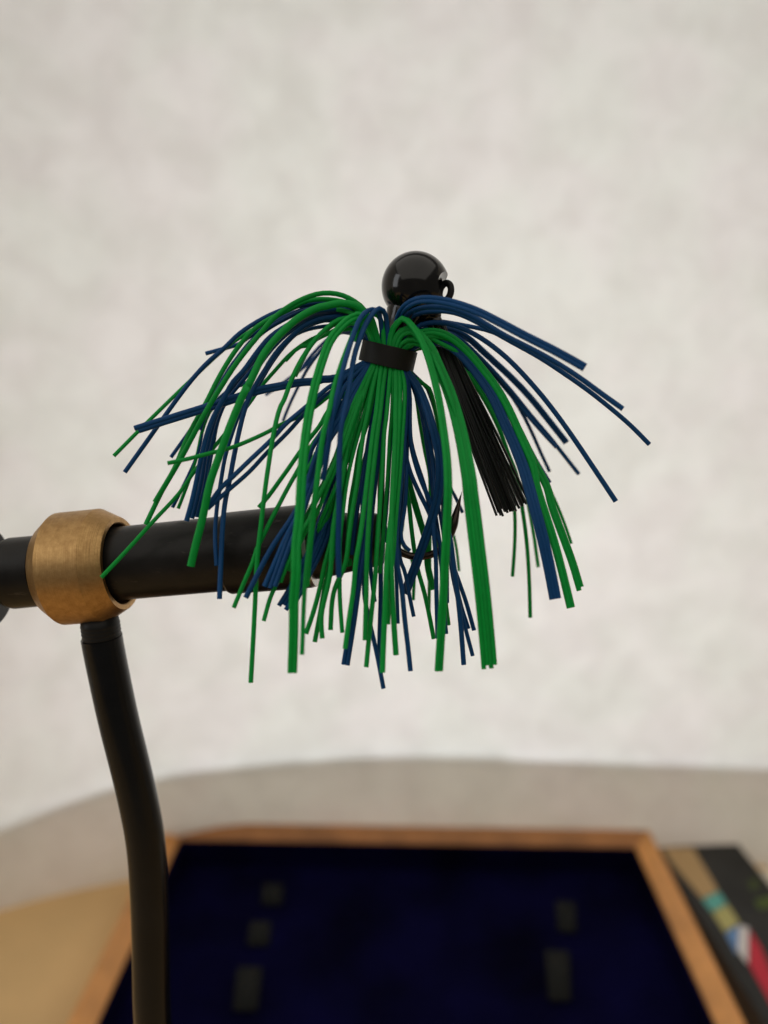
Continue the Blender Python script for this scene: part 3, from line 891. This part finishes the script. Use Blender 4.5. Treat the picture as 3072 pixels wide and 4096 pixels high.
    ('b', 14, (1,), [2,3,5,5], [(1623,1464),(1626,1501),(1623,1612),(1611,1811),(1593,1997),(1582,2182),(1586,2311),(1589,2404),(1592,2494)]),
    ('b', 16, (1,), [1,2,3,3], [(1626,1464),(1630,1519),(1626,1793),(1611,1959),(1597,2108),(1600,2238),(1619,2285),(1638,2385),(1655,2466)]),
    ('b', 18, (1,), [2,3,3,3], [(1626,1464),(1634,1501),(1639,1593),(1639,1697),(1645,1785),(1671,1885),(1697,1952),(1730,2026)]),
    ('b', 18, (1,), [2,3,3,3], [(1626,1464),(1630,1519),(1629,1612),(1626,1705),(1617,1774),(1637,1878),(1671,1959),(1715,2048),(1734,2100),(1763,2182)]),
    ('b', 18, (1,), [2,3,2,1], [(1630,1464),(1637,1493),(1663,1549),(1689,1619),(1708,1686),(1708,1737),(1726,1811),(1738,1878),(1734,1959),(1730,2034)]),
    ('b', 18, (1,), [2,3,1,-1], [(1628,1464),(1632,1519),(1637,1630),(1639,1730),(1647,1782),(1663,1841),(1686,1908),(1712,1997),(1730,2078)]),
    ('b', 21, (2, 8.0, 17.0), [2,5,5,3,1], [(1634,1464),(1645,1497),(1678,1556),(1708,1630),(1730,1705),(1738,1737),(1758,1830),(1760,1908),(1752,1982),(1734,2056),(1712,2126),(1686,2197),(1658,2275),(1638,2325),(1620,2375)]),
    ('g', 18, (1,), [1,1,0,0], [(1626,1471),(1626,1575),(1608,1811),(1615,1904),(1634,1997),(1645,2108),(1660,2219),(1670,2275),(1700,2380),(1735,2555)]),
    ('g', 18, (2, 8.0, 10.0), [1,0,-2,-3], [(1626,1471),(1630,1593),(1619,1793),(1630,1908),(1656,2004),(1686,2104),(1708,2182),(1710,2260),(1733,2358)]),
    ('g', 15, (1,), [0,-4,-8,-9], [(1626,1471),(1626,1612),(1604,1922),(1608,2015),(1611,2108),(1600,2155),(1653,2250),(1653,2400)]),
    ('g', 15, (1,), [0,-4,-8,-9], [(1637,1471),(1663,1575),(1678,1686),(1700,1811),(1719,1904),(1719,2034),(1720,2150),(1718,2300),(1716,2442)]),
    ('b', 16, (1,), [0,2,4,4], [(1626,1471),(1630,1612),(1626,1885),(1619,2034),(1602,2137),(1611,2171),(1630,2199),(1640,2204)]),
    ('g', 16, (1,), [0,-2,-5], [(1645,1464),(1656,1493),(1671,1530),(1710,1540),(1745,1660),(1765,1780)]),
    ('g', 16, (1,), [1,-1,-3], [(1641,1464),(1656,1486),(1667,1523),(1686,1593),(1708,1668),(1719,1774),(1726,1859),(1734,1959),(1738,2071),(1770,2300),(1795,2500)]),
    ('b', 15, (1,), [1,-4,-8], [(1620,1460),(1655,1450),(1690,1510),(1715,1570),(1740,1645),(1755,1730),(1775,1830)]),
    ('b', 20, (1,), [2,3,4,5], [(1637,1464),(1660,1501),(1697,1586),(1734,1705),(1771,1811),(1778,1959),(1782,2089),(1800,2150),(1813,2250),(1830,2375),(1843,2500),(1855,2659)]),
    ('b', 16, (1,), [2,2,3,3], [(1637,1464),(1660,1508),(1693,1586),(1730,1705),(1767,1811),(1775,1978),(1795,2175),(1810,2300),(1845,2450),(1891,2623)]),
    ('b', 17, (1,), [2,2,2,2], [(1637,1464),(1660,1516),(1693,1597),(1730,1716),(1767,1848),(1775,2015),(1800,2220),(1830,2310),(1865,2410),(1896,2521)]),
    ('b', 15, (1,), [2,1,1,1], [(1637,1464),(1660,1523),(1689,1605),(1726,1723),(1763,1867),(1771,2034),(1795,2225),(1825,2340),(1850,2440),(1875,2514)]),
    ('b', 17, (1,), [1,2,4,4], [(1634,1464),(1645,1523),(1675,1612),(1712,1723),(1734,1885),(1738,1997),(1734,2126),(1743,2220),(1745,2350),(1750,2554)]),
    ('b', 14, (1,), [1,0,-1,-2], [(1634,1464),(1649,1530),(1682,1623),(1719,1848),(1749,1997),(1775,2150),(1788,2275),(1790,2411)]),
    ('b', 16, (1,), [1,1,1,1], [(1634,1464),(1649,1527),(1682,1630),(1719,1867),(1738,2034),(1760,2180),(1770,2350),(1785,2535)]),
    ('b', 15, (1,), [1,-2,-6,-8], [(1641,1464),(1667,1516),(1700,1680),(1745,1805),(1780,1910),(1800,1950),(1820,1985),(1850,2050)]),
    ('g', 14, (1,), [0,-6,-12,-15], [(1645,1464),(1675,1519),(1730,1705),(1780,1880),(1790,2050),(1823,2175),(1836,2283)]),
    ('g', 19, (2, 6.0, 13.0), [3.2,8,13,13,12], [(1556,1397),(1558,1352),(1571,1304),(1597,1276),(1623,1278),(1649,1304),(1675,1341),(1697,1386),(1719,1449),(1741,1530),(1760,1623),(1773,1711),(1788,1830),(1793,1959),(1789,2071),(1782,2219),(1783,2200),(1775,2350),(1765,2525),(1755,2684)]),
    ('g', 18, (4, 6.0, 13.5), [3.2,7,12,13,12], [(1574,1397),(1582,1360),(1600,1326),(1626,1313),(1652,1319),(1686,1352),(1723,1397),(1755,1470),(1790,1550),(1820,1640),(1845,1740),(1865,1845),(1880,1940),(1880,1950),(1895,2075),(1910,2200),(1928,2350),(1943,2500),(1958,2673)]),
    ('g', 18, (1,), [3.2,6,8,9,9], [(1595,1397),(1600,1371),(1623,1352),(1649,1349),(1678,1360),(1712,1389),(1745,1455),(1785,1550),(1818,1645),(1840,1745),(1858,1855)]),
    ('g', 18, (1,), [3,5,7,8,8], [(1611,1399),(1619,1382),(1637,1367),(1660,1364),(1686,1375),(1715,1404),(1750,1475),(1788,1565),(1820,1670),(1845,1780),(1865,1905)]),
    ('g', 20, (2, 12.0, 13.0), [3,3,5,7,8], [(1611,1401),(1630,1360),(1667,1332),(1700,1328),(1750,1328),(1805,1350),(1870,1405),(1930,1475),(1990,1555),(2040,1645),(2090,1760),(2135,1870),(2143,1930),(2180,2050),(2215,2160),(2250,2290),(2284,2431)]),
    ('g', 20, (2, 9.0, 12.0), [3,2,3,5,6], [(1619,1401),(1641,1371),(1675,1350),(1725,1340),(1785,1350),(1840,1385),(1900,1450),(1960,1530),(2030,1635),(2085,1740),(2140,1855),(2190,1950),(2205,2015),(2250,2140),(2290,2250),(2323,2361)]),
    ('g', 17, (1,), [2.5,3,3,2], [(1626,1404),(1645,1382),(1663,1367),(1693,1360),(1710,1350),(1765,1375),(1825,1405),(1880,1450)]),
    ('b', 19, (3, 7.0, 13.0), [2,3,5,8,9], [(1641,1404),(1660,1375),(1710,1363),(1765,1370),(1815,1395),(1865,1440),(1920,1510),(1975,1595),(2015,1685),(2058,1780),(2098,1885),(2138,2030),(2170,2150),(2198,2275),(2221,2396)]),
    ('b', 18, (1,), [1,0,0], [(1645,1408),(1663,1386),(1675,1380),(1730,1370),(1785,1390),(1830,1425),(1880,1480)]),
    ('b', 18, (2, 15.0, 14.0), [1.5,7,10,12,13], [(1578,1397),(1582,1323),(1600,1258),(1630,1220),(1675,1199),(1730,1198),(1800,1209),(1900,1241),(2000,1290),(2100,1343),(2200,1393),(2275,1433),(2340,1470)]),
    ('b', 20, (1,), [1.5,6,8,9,9], [(1586,1397),(1600,1315),(1625,1265),(1660,1240),(1715,1228),(1800,1233),(1880,1261),(1950,1300),(2025,1345),(2125,1395),(2225,1450),(2325,1515),(2400,1570),(2491,1635)]),
    ('b', 18, (1,), [1.5,4,5,4,3], [(1593,1397),(1608,1323),(1645,1270),(1690,1250),(1750,1244),(1825,1253),(1900,1285),(1970,1325),(2050,1370),(2150,1425),(2250,1490),(2350,1560),(2451,1640),(2526,1705),(2597,1777)]),
    ('b', 18, (1,), [1,-1,-2,-1], [(1608,1397),(1626,1338),(1675,1295),(1750,1285),(1820,1295),(1880,1306),(1950,1321),(2025,1351),(2100,1390)]),
    ('b', 20, (1,), [2,3,4,4,4], [(1604,1397),(1626,1345),(1670,1306),(1725,1291),(1790,1294),(1860,1318),(1925,1353),(1990,1400),(2050,1453),(2125,1533),(2200,1623),(2275,1725),(2350,1835),(2420,1940),(2463,2005)]),
    ('b', 18, (2, 7.0, 10.0), [1,-5,-10,-14], [(1619,1401),(1641,1352),(1700,1315),(1765,1313),(1820,1325),(1870,1350),(1920,1395),(1980,1450),(2050,1515),(2125,1595),(2200,1688),(2265,1770)]),
    ('b', 18, (1,), [1,-6,-11,-14], [(1626,1401),(1649,1356),(1710,1330),(1780,1328),(1840,1355),(1900,1410),(1970,1480),(2050,1570),(2125,1663),(2200,1750),(2255,1820),(2315,1896)]),
    ('b', 16, (1,), [1,-6,-10,-12], [(1626,1401),(1649,1360),(1715,1335),(1785,1335),(1840,1365),(1895,1415),(1960,1485),(2030,1565),(2100,1650),(2160,1720),(2225,1790)]),
    ('b', 16, (1,), [1,-6,-12,-17], [(1630,1401),(1652,1364),(1720,1345),(1790,1345),(1850,1385),(1920,1450),(1990,1515),(2040,1575),(2085,1645),(2130,1735),(2165,1815),(2198,1886)]),
    ('b', 17, (1,), [1,-4,-7], [(1626,1401),(1649,1364),(1715,1340),(1785,1340),(1840,1375),(1900,1435),(1960,1510),(2020,1590)]),
    ('g', 16, (1,), [0,-6,-10,-12], [(1645,1408),(1671,1386),(1725,1380),(1800,1410),(1850,1463),(1900,1520),(1950,1600),(1990,1685),(2020,1775),(2045,1855),(2053,1975),(2060,2075),(2059,2175),(2050,2306)]),
    ('g', 18, (1,), [0,-6,-10,-12], [(1645,1408),(1671,1389),(1730,1385),(1805,1420),(1860,1485),(1910,1555),(1960,1640),(2000,1725),(2035,1820),(2070,1910),(2090,2040),(2105,2150),(2116,2300),(2121,2470)]),
    ('g', 17, (1,), [0,-8,-14,-17], [(1641,1408),(1667,1378),(1730,1370),(1815,1405),(1880,1470),(1940,1555),(2000,1670),(2050,1790),(2090,1900),(2115,2030),(2133,2125),(2145,2210),(2153,2268)]),
    ('g', 15, (1,), [0,-8,-14,-17], [(1641,1408),(1667,1375),(1735,1355),(1825,1380),(1910,1455),(1980,1550),(2040,1670),(2100,1830),(2150,2000),(2180,2100),(2201,2173)]),
    ('g', 14, (1,), [0,-5,-9,-11], [(1641,1408),(1663,1371),(1730,1345),(1825,1370),(1920,1460),(2010,1580),(2090,1745),(2160,1880),(2215,1990),(2260,2100),(2285,2174)]),
    ('b', 15, (1,), [0,-6,-9], [(1641,1408),(1667,1375),(1740,1345),(1830,1375),(1920,1460),(2000,1565),(2080,1720),(2145,1840),(2200,1930)]),
]

for colour, wpx, nb, zs, px in STRANDS:
    m = M_GREEN if colour == 'g' else M_BLUE
    # arc-length fractions in the picture, so that the offsets spread evenly
    cum = [0.0]
    for a, b in zip(px, px[1:]):
        cum.append(cum[-1] + math.hypot(b[0] - a[0], b[1] - a[1]))
    def lift(c):
        # strands leave the band flat against its inside before they spread
        e = min(max((c - 70) / 150, 0), 1)
        z0 = max(-3.2, min(3.2, zs[0]))
        return z0 + (interp(zs, c / cum[-1]) - z0) * e * e * (3 - 2 * e)
    ctrl = [P(x, y, JD - lift(c)) for (x, y), c in zip(px, cum)]
    n = max(16, min(56, int(cum[-1] / 26)))
    base_path = catmull(ctrl, n)
    for i, p in enumerate(base_path):             # keep the root inside the band
        tt = (p - BC).dot(ba)
        rv = p - BC - ba * tt
        if abs(tt) > 3.4 * MM or rv.length > 6 * MM:
            break
        lim = (3.05 + max(0, abs(tt) / MM - 1.6) * 3.5) * MM
        if rv.length > lim:
            base_path[i] = BC + ba * tt + rv * (lim / rv.length)
    for _ in range(2):
        for i in range(1, min(n - 1, 5)):
            base_path[i] = (base_path[i - 1] + base_path[i] * 2 + base_path[i + 1]) / 4
    half = wpx * (0.98 if nb[0] == 1 else 0.94) / 2 * JD / FPX * MM
    frs = []
    for i in range(n):
        t = (base_path[min(i + 1, n - 1)] - base_path[max(i - 1, 0)]).normalized()
        s = t.cross(FWD).normalized()
        frs.append((t, s, s.cross(t).normalized()))
    cnt = nb[0]
    for j in range(cnt):
        pathj = base_path
        frj = frs
        if cnt > 1:
            off = j - (cnt - 1) / 2
            dz = random.uniform(-0.12, 0.12)
            pathj = [p + s * (off * (nb[1] + (nb[2] - nb[1]) * min(1, 1.6 * i / (n - 1))) * JD / FPX * MM) + b * (dz * MM)
                     for i, (p, (t, s, b)) in enumerate(zip(base_path, frs))]
            cutn = random.choice((0, 0, 1)) if j else 0
            if cutn:
                pathj, frj = pathj[:-1] + [pathj[-2].lerp(pathj[-1], 0.55)], frs
        # the section rolls slowly along the strand
        roll0, roll1 = random.uniform(-0.25, 0.25), random.uniform(-0.5, 0.5)
        if cnt > 1:
            roll0 = roll1 = random.uniform(-0.08, 0.08)
        fr2 = []
        for i, (t, s, b) in enumerate(frj):
            a = roll0 + (roll1 - roll0) * i / (n - 1)
            fr2.append((t, s * math.cos(a) + b * math.sin(a), b * math.cos(a) - s * math.sin(a)))
        link('skirt_strand', sweep(pathj, half, aspect=0.86, sides=10, power=2.7, frs=fr2), m, jig,
             label='green silicone skirt strand' if colour == 'g' else 'blue silicone skirt strand')
